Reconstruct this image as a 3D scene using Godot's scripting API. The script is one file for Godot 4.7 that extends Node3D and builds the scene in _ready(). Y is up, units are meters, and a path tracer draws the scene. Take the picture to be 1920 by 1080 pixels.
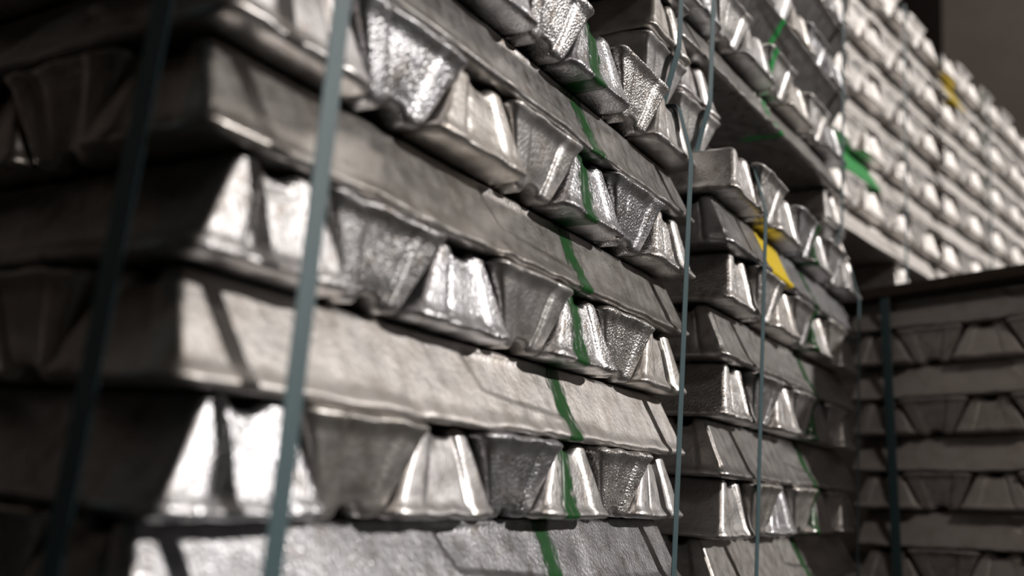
extends Node3D
# Strapped stacks of cast aluminium ingots in an open-fronted store. Metres, y up.
# x runs along the row of stacks (away to the right), z points out of their front faces.

const H := 0.0693            # height of one layer of ingots
const LEN := 0.72            # length of an ingot and side of a stack
const W1 := 0.127            # wide face of an ingot
const W2 := 0.060            # narrow face
const FLOOR_Y := -0.2426

var rng := RandomNumberGenerator.new()
var taken := {}
var metals: Array = []
var far_metals: Array = []
var smooth_metals: Array = []  # long sides, cast against the mould
var dull: Array = []          # matte, less metallic skin, to brighten the right-hand stack
var near_meshes: Array = []
var far_meshes: Array = []
var M := {}
const NTH := ["first", "second", "third", "fourth", "fifth", "sixth", "seventh"]


func _ready() -> void:
	rng.seed = 71
	camera_and_light()
	make_materials()
	for i in 5:
		near_meshes.append(ingot_mesh(100 + i, true))
	for i in 3:
		far_meshes.append(ingot_mesh(200 + i, false))
	building()
	near_stack()
	second_stack()
	right_stack()
	raised_stacks()


# ------------------------------------------------------------------ camera, sky, sun, exposure

func camera_and_light() -> void:
	var cam := Camera3D.new()
	cam.name = "camera"
	cam.fov = rad_to_deg(2.0 * atan(540.0 / 1733.0))
	cam.near = 0.02
	cam.far = 60.0
	cam.transform = Transform3D(Basis(Vector3(0.52117338, 0.07714436, 0.84995709), Vector3(-0.2057967, 0.9778785, 0.03743477), Vector3(-0.82826688, -0.19442837, 0.52552029)).orthonormalized(), Vector3(-0.30957, 0.03779, 0.39553))
	var at := CameraAttributesPhysical.new()
	at.frustum_focal_length = 38.5
	at.frustum_focus_distance = 0.97
	at.exposure_aperture = 3.0
	cam.attributes = at
	add_child(cam)
	cam.fov = rad_to_deg(2.0 * atan(540.0 / 1733.0))
	cam.current = true

	var env := Environment.new()
	env.background_mode = Environment.BG_SKY
	var sky := Sky.new()
	var sm := ProceduralSkyMaterial.new()
	sm.sky_top_color = Color(0.34, 0.37, 0.42)
	sm.sky_horizon_color = Color(0.44, 0.45, 0.46)
	sm.ground_bottom_color = Color(0.16, 0.145, 0.13)
	sm.ground_horizon_color = Color(0.30, 0.28, 0.26)
	sm.sky_energy_multiplier = 0.6
	sm.ground_energy_multiplier = 0.5
	sky.sky_material = sm
	env.sky = sky
	env.tonemap_mode = Environment.TONE_MAPPER_LINEAR
	env.tonemap_exposure = 0.335
	env.sdfgi_enabled = true
	env.ssao_enabled = true
	env.ssil_enabled = true
	var we := WorldEnvironment.new()
	we.name = "environment"
	we.environment = env
	add_child(we)

	var sun := DirectionalLight3D.new()
	sun.name = "sun"
	sun.light_color = Color(1.0, 0.98, 0.96)
	sun.light_energy = 2.7
	sun.light_angular_distance = 1.6
	sun.shadow_enabled = true
	sun.sky_mode = DirectionalLight3D.SKY_MODE_LIGHT_ONLY
	var to_sun := Vector3(0.385, 0.395, 0.835).normalized()
	sun.transform = Transform3D(Basis.looking_at(-to_sun, Vector3.UP), to_sun * 6.0)
	add_child(sun)


# ------------------------------------------------------------------ materials

func noise_tex(size: int, freq: float, octaves: int, sd: int, ramp: Gradient = null, normal_strength := 0.0, kind := FastNoiseLite.TYPE_SIMPLEX_SMOOTH) -> NoiseTexture2D:
	var n := FastNoiseLite.new()
	n.noise_type = kind
	n.seed = sd
	n.frequency = freq
	n.fractal_octaves = octaves
	var t := NoiseTexture2D.new()
	t.width = size
	t.height = size
	t.seamless = true
	t.noise = n
	if normal_strength > 0.0:
		t.as_normal_map = true
		t.bump_strength = normal_strength
	if ramp:
		t.color_ramp = ramp
	return t


func ramp(stops: Array) -> Gradient:
	var g := Gradient.new()
	var o := PackedFloat32Array()
	var c := PackedColorArray()
	for s in stops:
		o.append(s[0])
		c.append(s[1])
	g.offsets = o
	g.colors = c
	return g


func make_materials() -> void:
	var skin: Array = []
	for i in 2:
		skin.append(noise_tex(1024, [0.028, 0.042][i], 3, 11 + i, null, [8.0, 8.0][i]))
	var rough := noise_tex(1024, 0.007, 6, 21, ramp([[0.0, Color(0.72, 0.72, 0.72)], [0.45, Color(0.86, 0.86, 0.86)], [1.0, Color(1, 1, 1)]]))
	var stains: Array = []
	stains.append(noise_tex(1024, 0.004, 6, 31, ramp([[0.0, Color(0.84, 0.81, 0.78)], [0.4, Color(0.95, 0.945, 0.94)], [1.0, Color(1, 1, 1)]])))
	stains.append(noise_tex(1024, 0.006, 6, 32, ramp([[0.0, Color(0.66, 0.60, 0.54)], [0.27, Color(0.88, 0.865, 0.85)], [0.45, Color(0.97, 0.965, 0.96)], [1.0, Color(1, 1, 1)]])))
	var tints := [Color(0.78, 0.77, 0.765), Color(0.75, 0.745, 0.75), Color(0.79, 0.775, 0.76), Color(0.74, 0.74, 0.755), Color(0.78, 0.77, 0.77), Color(0.76, 0.75, 0.745)]
	for i in 6:
		var m := StandardMaterial3D.new()
		m.resource_name = "cast aluminium"
		m.albedo_color = tints[i]
		m.albedo_texture = stains[i % 2]
		m.metallic = 1.0
		m.metallic_specular = 0.5
		m.roughness = [0.49, 0.41, 0.50, 0.43, 0.48, 0.45][i]
		m.roughness_texture = rough
		m.normal_enabled = true
		m.normal_texture = skin[i % 2]
		m.normal_scale = [0.25, 0.75, 0.3, 0.55, 0.2, 0.8][i]
		m.uv1_triplanar = true
		m.uv1_world_triplanar = true
		m.uv1_scale = Vector3.ONE * [6.0, 7.5, 6.5, 5.5, 8.0, 7.0][i]
		m.uv1_offset = Vector3(0.13 * i, 0.29 * i, 0.41 * i)
		metals.append(m)
		var l := m.duplicate() as StandardMaterial3D
		l.resource_name = "smooth cast aluminium"
		l.roughness = [0.41, 0.39, 0.42, 0.40, 0.38, 0.43][i]
		l.normal_scale = [0.2, 0.3, 0.2, 0.28, 0.15, 0.25][i]
		smooth_metals.append(l)
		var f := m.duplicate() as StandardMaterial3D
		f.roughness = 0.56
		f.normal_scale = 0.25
		f.albedo_color = Color(0.85, 0.835, 0.825)  # paler copy of the metal, to brighten the far stacks
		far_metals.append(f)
		if i < 3:
			var d := m.duplicate() as StandardMaterial3D
			d.resource_name = "matte aluminium"
			d.metallic = 0.35
			d.roughness = 0.62
			d.albedo_color = Color(0.74, 0.715, 0.705).darkened(0.05 * i)
			dull.append(d)
	# sprayed green: the edges thin out to nothing
	for pair in [["green", Color(0.07, 0.30, 0.10)], ["light_green", Color(0.20, 0.62, 0.32)]]:
		var g := StandardMaterial3D.new()
		g.resource_name = pair[0] + " paint"
		g.albedo_texture = spray_texture(pair[1])
		g.transparency = BaseMaterial3D.TRANSPARENCY_ALPHA
		g.roughness = 0.36
		g.cull_mode = BaseMaterial3D.CULL_DISABLED
		M[pair[0]] = g
	var pg := StandardMaterial3D.new()
	pg.resource_name = "green patch paint"
	pg.albedo_color = Color(0.16, 0.60, 0.28)
	pg.roughness = 0.5
	pg.cull_mode = BaseMaterial3D.CULL_DISABLED
	M["patch_green"] = pg
	var y := StandardMaterial3D.new()
	y.resource_name = "yellow paint"
	y.albedo_color = Color(0.86, 0.74, 0.05)
	y.roughness = 0.5
	y.cull_mode = BaseMaterial3D.CULL_DISABLED
	M["yellow"] = y

	var s := StandardMaterial3D.new()
	s.resource_name = "strap plastic"
	s.albedo_color = Color(0.235, 0.32, 0.34)
	s.roughness = 0.42
	var im := Image.create(64, 64, false, Image.FORMAT_RGB8)
	for py in 64:
		for px in 64:
			var v := 0.5 + 0.25 * sin(px * TAU / 16.0) + 0.25 * sin(py * TAU / 16.0)
			im.set_pixel(px, py, Color(v, v, v))
	im.bump_map_to_normal_map(3.0)
	s.normal_enabled = true
	s.normal_texture = ImageTexture.create_from_image(im)
	s.normal_scale = 0.5
	M["strap"] = s

	var c := StandardMaterial3D.new()
	c.resource_name = "concrete"
	c.albedo_texture = noise_tex(512, 0.012, 5, 51, ramp([[0.0, Color(0.13, 0.125, 0.12)], [1.0, Color(0.20, 0.195, 0.19)]]))
	c.roughness = 0.85
	c.uv1_triplanar = true
	c.uv1_world_triplanar = true
	c.uv1_scale = Vector3.ONE * 0.8
	M["concrete"] = c
	var w := StandardMaterial3D.new()
	w.resource_name = "painted wall"
	w.albedo_texture = noise_tex(512, 0.01, 4, 52, ramp([[0.0, Color(0.70, 0.66, 0.63)], [1.0, Color(0.76, 0.72, 0.69)]]))
	w.roughness = 0.9
	w.uv1_triplanar = true
	w.uv1_world_triplanar = true
	w.uv1_scale = Vector3.ONE * 0.5
	M["wall"] = w
	var dw := w.duplicate() as StandardMaterial3D
	dw.resource_name = "shaded wall"
	dw.albedo_color = Color(0.36, 0.34, 0.33)  # wall colour darkened as shade, so unseen walls return little light
	M["shaded_wall"] = dw
	var st := StandardMaterial3D.new()
	st.resource_name = "dark steel"
	st.albedo_color = Color(0.17, 0.12, 0.11)
	st.roughness = 0.7
	M["steel"] = st
	var b := StandardMaterial3D.new()
	b.resource_name = "old board"
	b.albedo_texture = noise_tex(512, 0.02, 4, 53, ramp([[0.0, Color(0.16, 0.125, 0.10)], [1.0, Color(0.27, 0.21, 0.17)]]))
	b.roughness = 0.9
	b.uv1_triplanar = true
	b.uv1_scale = Vector3(1.5, 14, 14)
	M["board"] = b


func spray_texture(c: Color) -> ImageTexture:
	var n := FastNoiseLite.new()
	n.seed = 5
	n.frequency = 0.035
	n.fractal_octaves = 4
	var im := Image.create(128, 512, false, Image.FORMAT_RGBA8)
	for py in 512:
		for px in 128:
			var u := absf((px + 0.5) / 64.0 - 1.0)
			var a := 1.0 - smoothstep(0.35, 0.95, u + 0.7 * n.get_noise_2d(px, py))
			a *= 0.85 + 0.5 * n.get_noise_2d(px + 900, py * 0.6)
			im.set_pixel(px, py, Color(c.r, c.g, c.b, clampf(a * 1.1, 0.0, 1.0)))
	return ImageTexture.create_from_image(im)


# ------------------------------------------------------------------ names and metas

func numbered(called: String) -> String:
	var n: int = taken.get(called, 0)
	taken[called] = n + 1
	return called if n == 0 else "%s_%03d" % [called, n]


func tag(o: Node, label: String, category: String, group := "") -> void:
	o.set_meta("label", label)
	o.set_meta("category", category)
	if group:
		o.set_meta("group", group)


func put(called: String, mesh: Mesh, mat: Material, parent: Node = null) -> MeshInstance3D:
	var o := MeshInstance3D.new()
	o.name = numbered(called) if parent == null else called
	o.mesh = mesh
	o.material_override = mat
	if parent == null:
		add_child(o, true)
	else:
		parent.add_child(o, true)
	return o


# ------------------------------------------------------------------ the ingot

func round_plan(u: float, v: float, hx: float, hz: float, r: float) -> Vector2:
	var p := Vector2(u * hx, v * hz)
	var c := Vector2(clampf(p.x, -(hx - r), hx - r), clampf(p.y, -(hz - r), hz - r))
	var d := p - c
	if absf(d.x) > 1e-9 and absf(d.y) > 1e-9:
		d = d.normalized() * maxf(absf(d.x), absf(d.y))
	return c + d


func ingot_mesh(sd: int, fine: bool) -> Array:      # [[part name, mesh], ...]
	# Lies on its wide face, length along x. Wide rounded rim below, sides and ends drafted, a channel along the
	# narrow face, a sunk panel and a groove on each end, a raised pad on each long side.
	var n := FastNoiseLite.new()
	n.seed = sd
	n.frequency = 1.0
	n.fractal_octaves = 2
	var hh := H * 0.985
	var rr := 0.0052
	var draft := 0.0145
	var pad_at: float = [0.035, 0.02, 0.045, 0.025, 0.04][sd % 5]
	# grid lines along the length, across, and up
	var us: Array = []
	var vs: Array = []
	var lv: Array = []          # [y, inset]
	if fine:
		var ends := [0.0, 0.0011, 0.0023, 0.0037, 0.0055, 0.009, 0.0135]
		for a in ends:
			us.append(-1.0 + a / (LEN * 0.5))
		var xx := -LEN * 0.5 + 0.018
		while xx < LEN * 0.5 - 0.034:
			xx += 0.0035 if xx > pad_at - 0.122 and xx < pad_at - 0.055 else (0.007 if xx > pad_at - 0.13 and xx < pad_at + 0.14 else 0.016)
			us.append(xx / (LEN * 0.5))
		ends.reverse()
		for a in ends:
			us.append(1.0 - a / (LEN * 0.5))
		vs = [-1.0, -0.98, -0.955, -0.92, -0.87, -0.75, -0.60, -0.52, -0.47, -0.40, -0.25, -0.1, 0.05, 0.2, 0.33, 0.40, 0.435, 0.47, 0.53, 0.62, 0.75, 0.87, 0.92, 0.955, 0.98, 1.0]
		for k in 5:
			var a := k * PI / 8.0
			lv.append([rr * (1.0 - cos(a)), rr * (1.0 - sin(a))])
		for y in [0.12, 0.18, 0.24, 0.28, 0.32, 0.355, 0.39, 0.415, 0.44, 0.465, 0.5, 0.58, 0.66, 0.74, 0.82, 0.88]:
			lv.append([y * hh, 0.0])
		for k in 5:
			var a := PI / 2.0 - k * PI / 8.0
			lv.append([hh - rr * (1.0 - cos(a)), rr * (1.0 - sin(a))])
	else:
		us = [-1.0, -0.975, -0.6, -0.22, -0.1, 0.15, 0.3, 0.6, 0.975, 1.0]
		vs = [-1.0, -0.9, -0.5, -0.44, 0.0, 0.40, 0.46, 0.9, 1.0]
		for k in 3:
			var a := k * PI / 4.0
			lv.append([rr * (1.0 - cos(a)), rr * (1.0 - sin(a))])
		for y in [0.2, 0.4, 0.65, 0.86]:
			lv.append([y * hh, 0.0])
		for k in 3:
			var a := PI / 2.0 - k * PI / 4.0
			lv.append([hh - rr * (1.0 - cos(a)), rr * (1.0 - sin(a))])
	var place := func(u: float, v: float, y: float, inset: float) -> Vector3:
		var f := y / hh
		var lip := 0.0032 * exp(-pow((y - 0.0055) / 0.0045, 2.0))
		var hx := LEN * 0.5 - draft * f - inset + lip
		var hz := lerpf(W1, W2, f) * 0.5 - inset + lip
		var q := round_plan(u, v, hx, hz, minf(lerpf(0.013, 0.0055, smoothstep(0.0, 0.3, f)), hz * 0.8))
		var p := Vector3(q.x, y, q.y)
		if absf(v) > 0.97:
			# a shallow sunk field with a slanting left edge and a ledge that runs out to the right
			var sx := p.x * signf(v)
			var x0 := -0.115 + pad_at + 0.045 * (1.0 - f)
			var ledge := 0.44 - 0.22 * clampf((sx - pad_at + 0.09) / 0.19, 0.0, 1.0)
			var deep := 1.0 - 0.75 * clampf((sx - pad_at + 0.08) / 0.17, 0.0, 1.0)
			var field := smoothstep(x0 - 0.002, x0 + 0.0025, sx) * (1.0 - smoothstep(pad_at + 0.10, pad_at + 0.125 + 0.02 * f, sx)) * smoothstep(ledge - 0.025, ledge + 0.025, f)
			p.z -= signf(v) * 0.0042 * field * deep * (1.0 - smoothstep(0.86, 0.97, f))
		var end := clampf((absf(u) - 0.995) * 300.0, 0.0, 1.0)
		if end > 0.0:
			var panel := smoothstep(-0.53, -0.46, v) * (1.0 - smoothstep(0.45, 0.50, v))
			var groove := exp(-pow((v - 0.435) / 0.028, 2.0))
			var fade := smoothstep(0.03, 0.12, f) * (1.0 - 0.6 * smoothstep(0.9, 1.0, f))
			p.x -= signf(u) * (0.0016 * panel + 0.0016 * groove) * fade * end
		# channel along the narrow face, a shallow dish in the wide one
		var ch := (1.0 - smoothstep(0.22, 0.66, absf(v))) * smoothstep(0.62, 1.0, f)
		p.y -= 0.0085 * ch
		p.y += 0.0016 * (1.0 - smoothstep(0.5, 0.9, absf(v))) * (1.0 - smoothstep(0.4, 0.9, absf(u))) * (1.0 - smoothstep(0.0, 0.2, f))
		# uneven casting, most at the rim
		var rim := exp(-pow(y / 0.012, 2.0))
		var w := Vector3(n.get_noise_3dv(p * 26.0), n.get_noise_3dv(p * 26.0 + Vector3(7, 3, 1)), n.get_noise_3dv(p * 26.0 + Vector3(1, 9, 5)))
		p += w * (0.0006 + 0.0016 * rim)
		p.y -= 0.0022 * rim * (smoothstep(0.0, 0.03, p.x - pad_at) - smoothstep(0.0, 0.05, p.x - pad_at - 0.12))
		if p.y < 0.0:
			p.y *= 0.4
		return p
	var verts := PackedVector3Array()
	var norms := PackedVector3Array()
	var idx: Array = [PackedInt32Array(), PackedInt32Array(), PackedInt32Array(), PackedInt32Array()]   # body, rim, two end faces
	var keys := {}
	var vertex := func(p: Vector3) -> int:
		var k := Vector3i((p * 200000.0).round())
		if not keys.has(k):
			keys[k] = verts.size()
			verts.append(p)
			norms.append(Vector3.ZERO)
		return keys[k]
	var tri := func(a: int, b: int, c: int, hint: Vector3, kind: int) -> void:
		if a == b or b == c or a == c:
			return
		var cr := (verts[b] - verts[a]).cross(verts[c] - verts[a])
		if cr.dot(hint) > 0.0:
			var t := b
			b = c
			c = t
		else:
			cr = -cr
		for i in [a, b, c]:
			norms[i] += cr
		idx[kind if fine else 0].append_array([a, b, c])
	var quad := func(a: int, b: int, c: int, d: int, hint: Vector3, kind: int) -> void:
		tri.call(a, b, c, hint, kind)
		tri.call(a, c, d, hint, kind)
	# wide and narrow faces
	for cap in 2:
		var l: Array = lv[0] if cap == 0 else lv[lv.size() - 1]
		var ids: Array = []
		for i in us.size():
			var row: Array = []
			for j in vs.size():
				row.append(vertex.call(place.call(us[i], vs[j], l[0], l[1])))
			ids.append(row)
		for i in us.size() - 1:
			for j in vs.size() - 1:
				quad.call(ids[i][j], ids[i + 1][j], ids[i + 1][j + 1], ids[i][j + 1], Vector3.DOWN if cap == 0 else Vector3.UP, 1 if cap == 0 else 0)
	# the four walls
	var ring: Array = []
	for i in us.size():
		ring.append([us[i], -1.0])
	for j in range(1, vs.size()):
		ring.append([1.0, vs[j]])
	for i in range(us.size() - 2, -1, -1):
		ring.append([us[i], 1.0])
	for j in range(vs.size() - 2, 0, -1):
		ring.append([-1.0, vs[j]])
	var last: Array = []
	for l in lv:
		var cur: Array = []
		for q in ring:
			cur.append(vertex.call(place.call(q[0], q[1], l[0], l[1])))
		if last:
			for k in ring.size():
				var k2 := (k + 1) % ring.size()
				var mid := (verts[cur[k]] + verts[cur[k2]]) * 0.5
				var hint := Vector3(mid.x - clampf(mid.x, -0.33, 0.33), 0, mid.z * 0.5)
				var kind := 0
				if l[0] <= 0.15 * hh:
					kind = 1
				elif absf(ring[k][0]) == 1.0 and ring[k][0] == ring[k2][0]:
					kind = 2 if ring[k][0] < 0.0 else 3
				quad.call(last[k], last[k2], cur[k2], cur[k], hint, kind)
		last = cur
	for i in norms.size():
		norms[i] = norms[i].normalized()
	var made: Array = []
	for kind in 4:
		if idx[kind].is_empty():
			continue
		var slot := {}
		var pv := PackedVector3Array()
		var pn := PackedVector3Array()
		var pi := PackedInt32Array()
		for id in idx[kind]:
			if not slot.has(id):
				slot[id] = pv.size()
				pv.append(verts[id])
				pn.append(norms[id])
			pi.append(slot[id])
		var arr: Array = []
		arr.resize(Mesh.ARRAY_MAX)
		arr[Mesh.ARRAY_VERTEX] = pv
		arr[Mesh.ARRAY_NORMAL] = pn
		arr[Mesh.ARRAY_INDEX] = pi
		var me := ArrayMesh.new()
		me.add_surface_from_arrays(Mesh.PRIMITIVE_TRIANGLES, arr)
		made.append([["body", "rim", "end_face", "end_face"][kind], me])
	return made


# One ingot of a stack. kind "end": across the front, its end shows; "long": along the front. i counts from the left or from the front.
func ingot(st: Dictionary, kind: String, k: float, i: int, inverted: bool, label: String, group: String) -> Node3D:
	var sc: Vector3 = st.scale
	var pitch := (LEN - W1) / 6.0
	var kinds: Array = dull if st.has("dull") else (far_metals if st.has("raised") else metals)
	var parts: Array = (near_meshes if st.near else far_meshes)[rng.randi() % (5 if st.near else 3)]
	if kind == "long" and kinds == metals:
		kinds = smooth_metals
	var metal: Material = kinds[rng.randi() % kinds.size()]
	if st.has("lit_layer") and kind == "long" and is_equal_approx(k, st.lit_layer):
		metal = far_metals[0]  # paler, rougher metal stands in for stronger sunlight on this layer
	var o: Node3D
	if parts.size() == 1:
		o = put("aluminium_ingot", parts[0][1], metal)
	else:
		o = Node3D.new()
		o.name = numbered("aluminium_ingot")
		add_child(o, true)
		for p in parts:
			put(p[0], p[1], metal, o)
	var c: Vector3
	var b := Basis()
	var own := sc
	var off := W1 * 0.5 + i * pitch
	if kind == "end":
		c = Vector3(off, k * H, -LEN * 0.5 + rng.randf_range(-0.003, 0.004))
		b = Basis(Vector3.UP, PI / 2.0)
		own = Vector3(sc.z, sc.y, sc.x)
	else:
		c = Vector3(LEN * 0.5 + rng.randf_range(-0.004, 0.004), k * H, -off + (rng.randf_range(-0.0015, 0.001) if i == 0 else 0.0))
	if rng.randf() < 0.5:
		b = b * Basis(Vector3.UP, PI)
	if inverted:
		c.y += H * 0.985
		b = b * Basis(Vector3.RIGHT, PI)
	b = Basis(Vector3.UP, rng.randf_range(-0.006, 0.006)) * b
	var turn: Basis = st.get("basis", Basis(Vector3.UP, st.yaw))
	o.transform = Transform3D(turn * b * Basis.from_scale(own), st.at + turn * (c * sc))
	tag(o, label, "ingot", group)
	return o


# Paint on an ingot: the part of its skin between x0 and x1 of the stack (and above y0, below y1), lifted by a hair.
func paint(st: Dictionary, o: Node3D, called: String, mat: Material, x0: float, x1: float, label: String, depth := 0.07, lean := 0.0, y0 := -9.0, y1 := 9.0) -> void:
	var turn: Basis = st.get("basis", Basis(Vector3.UP, st.yaw))
	var to_stack := Transform3D(turn, st.at).affine_inverse() * o.transform
	var vv := PackedVector3Array()
	var nn := PackedVector3Array()
	var ix := PackedInt32Array()
	for c in [o] + o.get_children():
		if c is MeshInstance3D and not c.name.begins_with("paint"):
			var a: Array = c.mesh.surface_get_arrays(0)
			for id in a[Mesh.ARRAY_INDEX]:
				ix.append(id + vv.size())
			vv.append_array(a[Mesh.ARRAY_VERTEX])
			nn.append_array(a[Mesh.ARRAY_NORMAL])
	var pv := PackedVector3Array()
	var pn := PackedVector3Array()
	for k in vv.size():
		pv.append(to_stack * vv[k])
		pn.append((to_stack.basis * nn[k]).normalized())
	var s := SurfaceTool.new()
	s.begin(Mesh.PRIMITIVE_TRIANGLES)
	var back := to_stack.affine_inverse()
	var any := false
	for t in range(0, ix.size(), 3):
		var poly: Array = []
		var zmax := -9.0
		var facing := -9.0
		for k in 3:
			var id := ix[t + k]
			poly.append([pv[id], pn[id]])
			zmax = maxf(zmax, pv[id].z)
			facing = maxf(facing, pn[id].z)
		if zmax < -depth or facing < -0.1:
			continue
		for plane in [[1.0, x0], [-1.0, -x1], [2.0, y0], [-2.0, -y1]]:
			var out: Array = []
			for k in poly.size():
				var p: Array = poly[k]
				var q: Array = poly[(k + 1) % poly.size()]
				var dp := paint_side(p[0], plane, lean)
				var dq := paint_side(q[0], plane, lean)
				if dp >= 0.0:
					out.append(p)
				if (dp >= 0.0) != (dq >= 0.0):
					var f := dp / (dp - dq)
					out.append([p[0].lerp(q[0], f), p[1].lerp(q[1], f)])
			poly = out
			if poly.size() < 3:
				break
		if poly.size() < 3:
			continue
		for k in range(1, poly.size() - 1):
			for id in [0, k, k + 1]:
				var p: Vector3 = poly[id][0]
				var nrm: Vector3 = poly[id][1]
				s.set_normal((back.basis * nrm).normalized())
				s.set_uv(Vector2((p.x - lean * p.y - x0) / (x1 - x0), p.y * 2.2 + x0 * 3.1))
				s.add_vertex(back * (p + nrm * 0.00035))
			any = true
	if any:
		var m := put(called, s.commit(), mat, o)
		m.set_meta("label", label)


func paint_side(p: Vector3, plane: Array, lean: float) -> float:
	if absf(plane[0]) > 1.5:
		return p.y * signf(plane[0]) - plane[1]
	return (p.x - lean * p.y) * plane[0] - plane[1]


# A strap: a thin ribbon along points given in the stack's y and z, at the stack's x.
func strap(st: Dictionary, x: float, path: Array, width: float, label: String, group: String, lean := 0.0) -> void:
	var s := SurfaceTool.new()
	s.begin(Mesh.PRIMITIVE_TRIANGLES)
	var t := 0.0009
	var pts: Array = []
	for i in path.size():
		var p := Vector2(path[i][0], path[i][1])
		if i > 0 and i < path.size() - 1:
			var a := Vector2(path[i - 1][0], path[i - 1][1])
			var b := Vector2(path[i + 1][0], path[i + 1][1])
			var r := minf(0.006, minf(p.distance_to(a), p.distance_to(b)) * 0.4)
			var pa := p + (a - p).normalized() * r
			var pb := p + (b - p).normalized() * r
			for q in 5:
				var f := q / 4.0
				pts.append(pa.lerp(p, f).lerp(p.lerp(pb, f), f))
		else:
			pts.append(p)
	var rows: Array = []
	var run := 0.0
	for i in pts.size():
		var d: Vector2 = pts[mini(i + 1, pts.size() - 1)] - pts[maxi(i - 1, 0)]
		var nrm := Vector2(d.y, -d.x).normalized()      # in (y, z)
		if i > 0:
			run += pts[i].distance_to(pts[i - 1])
		var row: Array = []
		for q in [[-0.5, 0.0], [-0.47, 1.0], [0.47, 1.0], [0.5, 0.0], [0.47, -1.0], [-0.47, -1.0]]:
			var yz: Vector2 = pts[i] - nrm * (q[1] * t * 0.5)
			row.append([Vector3(x + q[0] * width + lean * pts[i].x, yz.x, yz.y), Vector2(q[0] + 0.5, run / width)])
		rows.append(row)
	for i in rows.size() - 1:
		for k in 6:
			var k2 := (k + 1) % 6
			for q in [[i, k], [i + 1, k], [i + 1, k2], [i, k], [i + 1, k2], [i, k2]]:
				s.set_uv(rows[q[0]][q[1]][1] * Vector2(3, 3))
				s.set_smooth_group(k)
				s.add_vertex(rows[q[0]][q[1]][0])
	s.generate_normals()
	s.generate_tangents()
	var o := put("strap", s.commit(), M.strap)
	o.transform = Transform3D(st.get("basis", Basis(Vector3.UP, st.yaw)), st.at)
	tag(o, label, "strap", group)


func box(size: Vector3) -> BoxMesh:
	var b := BoxMesh.new()
	b.size = size
	return b


func part_of_setting(called: String, size: Vector3, at: Vector3, mat: Material) -> void:
	var o := put(called, box(size), mat)
	o.position = at
	o.set_meta("kind", "structure")


# ------------------------------------------------------------------ the place

func building() -> void:
	part_of_setting("floor", Vector3(10.0, 0.2, 9.0), Vector3(1.2, FLOOR_Y - 0.1, 1.3), M.concrete)
	part_of_setting("wall_right", Vector3(0.25, 5.2, 5.4), Vector3(5.4, FLOOR_Y + 2.6, -0.5), M.wall)
	part_of_setting("wall_back", Vector3(9.2, 5.2, 0.25), Vector3(1.0, FLOOR_Y + 2.6, -3.0), M.shaded_wall)  # kept dark so the gaps between the stacks stay black
	part_of_setting("unseen_wall_left", Vector3(0.25, 5.2, 5.4), Vector3(-3.4, FLOOR_Y + 2.6, -0.5), M.wall)  # out of view, kept pale to lighten the stacks' left sides
	part_of_setting("unseen_wall_front", Vector3(4.6, 5.2, 0.25), Vector3(-1.4, FLOOR_Y + 2.6, 2.4), M.shaded_wall)  # out of view, placed to keep the sun off the left wall
	part_of_setting("ceiling", Vector3(9.4, 0.2, 5.6), Vector3(1.0, FLOOR_Y + 5.3, -0.4), M.shaded_wall)
	lamp("unseen_ceiling_lamp", "unseen ceiling lamp, out of view, lighting the brown right wall", Vector3(3.9, 4.7, 1.0), Vector3(3.9, 0.0, 1.0), Vector2(1.2, 0.26), 3.0)  # out of view, placed to light the right wall
	lamp("unseen_wall_lamp", "unseen flood lamp, out of view, lighting the right-hand stack", Vector3(-0.6, 2.4, 2.15), Vector3(1.6, 0.2, 0.3), Vector2(0.4, 0.3), 7.0)  # out of view, placed to light the right-hand stack
	# a steel column against the wall on the right: two flanges and a web
	var s := SurfaceTool.new()
	for f in [[Vector3(0.016, 5.2, 0.2), Vector3(-0.1, 0, 0)], [Vector3(0.016, 5.2, 0.2), Vector3(0.1, 0, 0)], [Vector3(0.19, 5.2, 0.012), Vector3.ZERO]]:
		s.append_from(box(f[0]), 0, Transform3D(Basis(), f[1]))
	var o := put("steel_column", s.commit(), M.steel)
	o.position = Vector3(5.15, FLOOR_Y + 2.6, -0.36)
	tag(o, "dark upright steel column against the brown wall, at the top right", "column")


func lamp(called: String, label: String, p: Vector3, towards: Vector3, size: Vector2, energy: float) -> void:
	var o := Node3D.new()
	o.name = numbered(called)
	add_child(o)
	o.transform = Transform3D(Basis.looking_at(towards - p, Vector3.UP if absf((towards - p).normalized().y) < 0.99 else Vector3.RIGHT), p)
	tag(o, label, "lamp")
	put("housing", box(Vector3(size.x + 0.08, size.y + 0.08, 0.08)), M.steel, o).position = Vector3(0, 0, 0.05)
	var glow := StandardMaterial3D.new()
	glow.resource_name = "lamp panel"
	glow.albedo_color = Color(0.9, 0.9, 0.88)
	glow.emission_enabled = true
	glow.emission = Color(1.0, 0.96, 0.92)
	glow.emission_energy_multiplier = 2.0
	put("lamp_panel", box(Vector3(size.x, size.y, 0.012)), glow, o)
	var l := AreaLight3D.new()
	l.name = "lamp_light"
	l.area_size = size
	l.light_color = Color(1.0, 0.96, 0.92)
	l.light_energy = energy
	l.area_range = 12.0
	l.shadow_enabled = true
	l.position.z = -0.02
	o.add_child(l)


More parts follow.
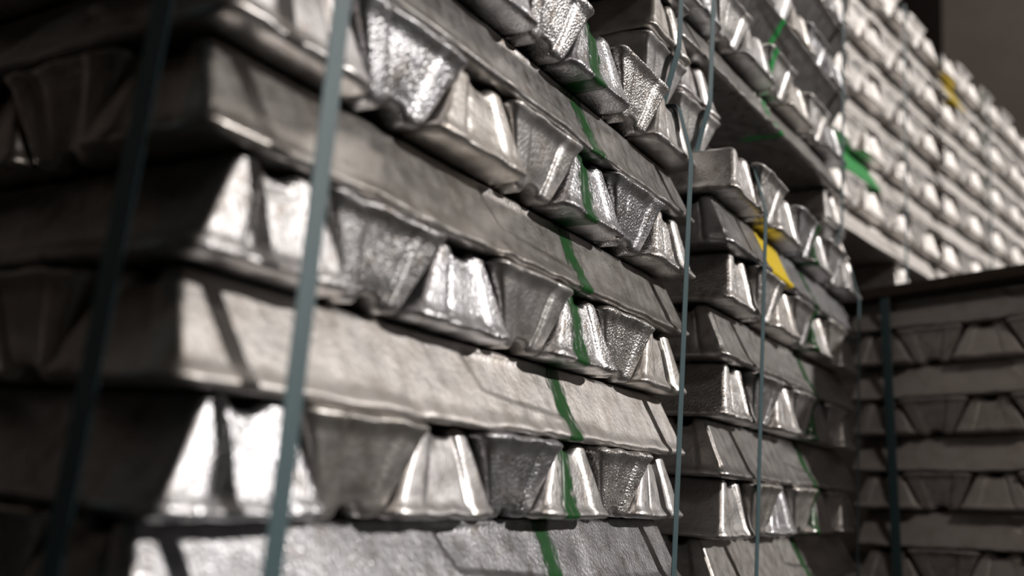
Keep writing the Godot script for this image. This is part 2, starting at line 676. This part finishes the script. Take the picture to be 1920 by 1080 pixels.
func near_stack() -> void:
	var st := {"at": Vector3.ZERO, "yaw": 0.0, "scale": Vector3.ONE, "near": true, "lit_layer": 1.0}
	var rows := {0: "bottom", 2: "second-lowest", 4: "third-lowest", 6: "topmost"}
	for k in rows:
		for i in 7:
			var inv := i % 2 == 1
			var green: bool = (i == 4) or (i == 3 and k >= 4)
			var o := ingot(st, "end", k, i, inv, "ingot end, %s %s from left in %s end row of nearest stack%s" % ["narrow-bottomed," if inv else "wide-bottomed,", NTH[i], rows[k], ", green-streaked" if green else ""], "ingot ends of the nearest stack")
			if i == 3 or i == 4:
				paint(st, o, "paint_streak", M.green, 0.426, 0.461, "sprayed green streak", 0.09)
	var longs := {-1: "bottom", 1: "lower", 3: "middle", 5: "upper"}
	for k in longs:
		for i in 5:
			if i == 0:
				var o := ingot(st, "long", k, i, false, "long ingot lying along the front of nearest stack, %s one, green streak across it" % longs[k], "long front ingots of the nearest stack")
				paint(st, o, "paint_streak", M.green, 0.424, 0.459, "sprayed green streak", 0.06, 0.03)
			else:
				ingot(st, "long", k, i, i % 2 == 1, "shaded ingot end on nearest stack's dark left side, %s layer, %s behind the front" % [longs[k], NTH[i - 1]], "ingots on the dark left side of the nearest stack")
	feet(st, -3.0, [0, 1, 5, 6], "nearest stack")
	# straps
	strap(st, 0.0605, [[-3.4 * H, 0.025], [7.02 * H, 0.025], [7.06 * H, -0.30]], 0.0152, "wide grey-green strap standing free of the nearest stack, casting a slanting shadow", "straps of the nearest stack")
	strap(st, 0.674, [[-3.4 * H, 0.007], [6.05 * H, 0.007], [7.02 * H, -0.012], [7.04 * H, -0.30]], 0.0142, "thin grey strap hugging the right end of the nearest stack", "straps of the nearest stack")
	# the strap on the dark left side runs across the stack the other way
	var side := {"at": Vector3(-0.012, 0, 0), "yaw": -PI / 2.0, "scale": Vector3.ONE, "near": true}
	strap(side, -0.056, [[-3.4 * H, 0.0], [7.02 * H, 0.0], [7.06 * H, -0.30]], 0.019, "dark strap down the shaded left side of the nearest stack", "straps of the nearest stack", 0.05)


func feet(st: Dictionary, k: float, which: Array, whose: String) -> void:
	for i in which:
		var slot := 0 if i < 3 else 6
		if i != 0 and i != 6:
			continue
		ingot(st, "end", k, slot, true, "foot ingot, wide edge up, under the %s corner of %s" % ["left" if slot == 0 else "right", whose], "foot ingots")
		ingot(st, "end", k + 1, slot, false, "upper foot ingot, wide edge down, at the %s corner of %s" % ["left" if slot == 0 else "right", whose], "foot ingots")


func second_stack() -> void:
	var st := {"at": Vector3(0.757, -0.30 * H, 0.033), "yaw": 0.0, "scale": Vector3(1.027, 1.02, 1.0), "near": true}
	var rows := {0: "bottom", 2: "second-lowest", 4: "third-lowest", 6: "topmost"}
	for k in rows:
		for i in 7:
			var inv := i % 2 == 1
			var o := ingot(st, "end", k, i, inv, "%s ingot end, %s from left in %s end row of yellow-marked stack" % ["narrow-bottomed" if inv else "wide-bottomed", NTH[i], rows[k]], "ingot ends of the yellow-marked stack")
			if i == 3 or i == 4:
				paint(st, o, "paint_streak", M.green, 0.405, 0.437, "sprayed green streak", 0.09)
	var longs := {-1: ["bottom", "without paint"], 1: ["lower", "under third row"], 3: ["middle", "green streak"], 5: ["upper", "yellow patch"]}
	for k in longs:
		for i in 3:
			if i == 0:
				var o := ingot(st, "long", k, i, false, "long ingot along the front of yellow-marked stack, %s one, with %s" % [longs[k][0], "a yellow patch" if k == 5 else "a green streak"], "long front ingots of the yellow-marked stack")
				if k == 5:
					paint(st, o, "paint_patch", M.yellow, 0.128, 0.232, "yellow painted patch", 0.05, 0.12, 5.08 * H)
				paint(st, o, "paint_streak", M.green, 0.395, 0.43, "sprayed green streak", 0.06, 0.03)
			else:
				ingot(st, "long", k, i, i % 2 == 1, "shaded ingot end on left side of yellow-marked stack, %s layer, %s behind front" % [longs[k][0], NTH[i - 1]], "ingots on the left side of the yellow-marked stack")
	feet(st, -3.0, [0, 6], "yellow-marked stack")
	strap(st, 0.108, [[-3.1 * H, 0.006], [6.1 * H, 0.007], [7.12 * H, -0.012], [7.16 * H, -0.30]], 0.0145, "thin grey strap beside the yellow patch", "straps of the yellow-marked stack")
	strap(st, 0.70, [[-3.1 * H, 0.006], [6.1 * H, 0.007], [7.12 * H, -0.012], [7.16 * H, -0.30]], 0.0145, "blurred strap at the far right edge of the yellow-marked stack", "straps of the yellow-marked stack")


func right_stack() -> void:
	# it stands across the row, leaning back a little
	var bx := Vector3(-sin(deg_to_rad(12.0)), 0, cos(deg_to_rad(12.0)))
	var bz := bx.cross(Vector3.UP)
	var by := Vector3.UP
	var roll := deg_to_rad(3.6)
	var back := deg_to_rad(-2.6)
	var rx := bx * cos(roll) + by * sin(roll)
	var ry := by * cos(roll) - bx * sin(roll)
	var lean := Basis(rx, ry * cos(back) + bz * sin(back), rx.cross(ry * cos(back) + bz * sin(back)))
	var st := {"at": Vector3(1.6075, -0.049, 0.0), "yaw": 0.0, "basis": lean, "scale": Vector3.ONE, "near": true, "dull": true}
	var ends := {-1: "bottom", 1: "lower", 3: "middle", 5: "upper"}
	for k in ends:
		for i in 7:
			ingot(st, "end", k, i, i % 2 == 1, "blurred %s ingot end, %s from left in %s end row of right-hand stack" % ["narrow-bottomed" if i % 2 == 1 else "wide-bottomed", NTH[i], ends[k]], "ingot ends of the right-hand stack")
	var longs := {-2: "bottom", 0: "second-lowest", 2: "lower", 4: "middle", 6: "topmost"}
	for k in longs:
		for i in 1:
			ingot(st, "long", k, i, i == 1, "long ingot %s of right-hand stack, %s layer" % ["along the front" if i == 0 else "behind the front one", longs[k]], "long ingots of the right-hand stack")
	strap(st, 0.085, [[-2.0 * H, 0.006], [7.02 * H, 0.006], [7.05 * H, -0.3]], 0.018, "dark blurred strap down the right-hand stack", "")
	var o := put("board", box(Vector3(0.9, 0.02, 0.5)), M.board)
	o.transform = Transform3D(lean * Basis(Vector3.BACK, 0.02), st.at + lean * Vector3(0.42, 7.0 * H + 0.014, -0.24))
	tag(o, "dark brown board lying flat on top of the right-hand stack", "board")


func raised_stacks() -> void:
	# first raised stack: only its right foot and lowest layer come into view, above the nearest stack
	var a := {"at": Vector3(0.0, 7.0 * H, -0.018), "yaw": 0.0, "scale": Vector3(1.0, 1.0, 1.0), "near": true}
	ingot(a, "end", 0, 0, true, "left lower foot ingot of raised stack above the nearest stack", "foot ingots")
	ingot(a, "end", 1, 0, false, "left upper foot ingot of raised stack above the nearest stack", "foot ingots")
	ingot(a, "end", 0, 6, true, "pale narrow-bottomed foot ingot behind wide strap, resting on nearest stack's right end", "foot ingots")
	ingot(a, "end", 1, 6, false, "wide-bottomed foot ingot with dark left side, upon foot on nearest stack's right end", "foot ingots")
	for i in 7:
		ingot(a, "long", 2, i, i % 2 == 1, "long ingot in the lowest layer of raised stack above nearest stack, %s from front" % NTH[i], "lowest layers of the raised stacks")
	strap(a, 0.668, [[9.0 * H, 0.006], [1.06 * H, 0.006], [-0.01 * H + 0.001, -0.012], [0.001, -0.2]], 0.0145, "dark grey strap turned under the foot above the nearest stack's right end", "straps of the raised stacks")

	raised({"at": Vector3(0.729, 6.75 * H, -0.031), "yaw": deg_to_rad(-3.2), "scale": Vector3(1.055, 0.985, 1.0), "near": true}, "first raised stack", 10, [0, 6], "light_green")
	raised({"at": Vector3(1.59, 6.75 * H, -0.055), "yaw": deg_to_rad(-10.5), "scale": Vector3(1.02, 1.0, 1.0), "near": false, "raised": true}, "second raised stack", 12, [0, 4], "light_green")
	raised({"at": Vector3(2.335, 6.75 * H, 0.085), "yaw": deg_to_rad(-12.0), "scale": Vector3(1.02, 1.0, 1.0), "near": false, "raised": true}, "third raised stack", 12, [0, 4], "green")
	raised({"at": Vector3(3.07, 6.75 * H, 0.235), "yaw": deg_to_rad(-13.5), "scale": Vector3(1.02, 1.0, 1.0), "near": false, "raised": true}, "farthest raised stack", 12, [0], "green")


func raised(st: Dictionary, called: String, layers: int, foot: Array, green: String) -> void:
	for i in foot:
		ingot(st, "end", 0, i, true, "narrow-bottomed foot ingot at the %s of the %s" % ["left" if i == 0 else ("right" if i == 6 else "middle"), called], "foot ingots")
		ingot(st, "end", 1, i, false, "wide-bottomed upper foot ingot at the %s of the %s" % ["left" if i == 0 else ("right" if i == 6 else "middle"), called], "foot ingots")
	for k in range(2, layers):
		var row: String = NTH[(k - 2) / 2]
		if k % 2 == 0:
			for i in (7 if k == 2 and called != "farthest raised stack" else 1):
				var what := "long ingot along the front of %s, %s long layer from below" % [called, row]
				if i > 0:
					what = "long ingot inside lowest layer of %s, over the dark gap, %s from front" % [called, NTH[i]]
				var o := ingot(st, "long", k, i, (i % 2 == 1) != (called == "first raised stack" and k > 2), what, "long ingots of the %s" % called)
				if i == 0 and called == "second raised stack" and k == 4:
					paint(st, o, "paint_patch", M.patch_green, 0.03, 0.30, "big green painted patch", 0.05)
				if i == 0 and called == "third raised stack" and k == 10:
					paint(st, o, "paint_patch", M.yellow, 0.05, 0.17, "yellow painted patch", 0.05)
				if i == 0 and called == "first raised stack":
					paint(st, o, "paint_streak", M[green], 0.365, 0.388, "sprayed green streak", 0.06)
		else:
			for i in 7:
				var inv := i % 2 == 1
				var o := ingot(st, "end", k, i, inv, "%s ingot end, %s from left, %s end row from below of %s" % ["narrow-bottomed" if inv else "wide-bottomed", NTH[i], row, called], "ingot ends of the %s" % called)
				if i == 3 and (called == "first raised stack" or (called == "third raised stack" and k > 6)):
					paint(st, o, "paint_streak", M[green], 0.325, 0.35, "sprayed green streak", 0.09)
	var top := layers * H * 0.99
	var wraps := {"first raised stack": [0.075, 0.70], "second raised stack": [0.45], "third raised stack": [0.37], "farthest raised stack": [0.4]}
	for x in wraps[called]:
		strap(st, x, [[top, -0.2], [top, 0.006], [1.06 * H, 0.006], [0.001, -0.012], [0.001, -0.2]], 0.015, "%s strap at the %s of the %s" % ["grey-green" if st.near else "blurred grey", "left" if x < 0.3 else ("right" if x > 0.6 else "middle"), called], "straps of the raised stacks")
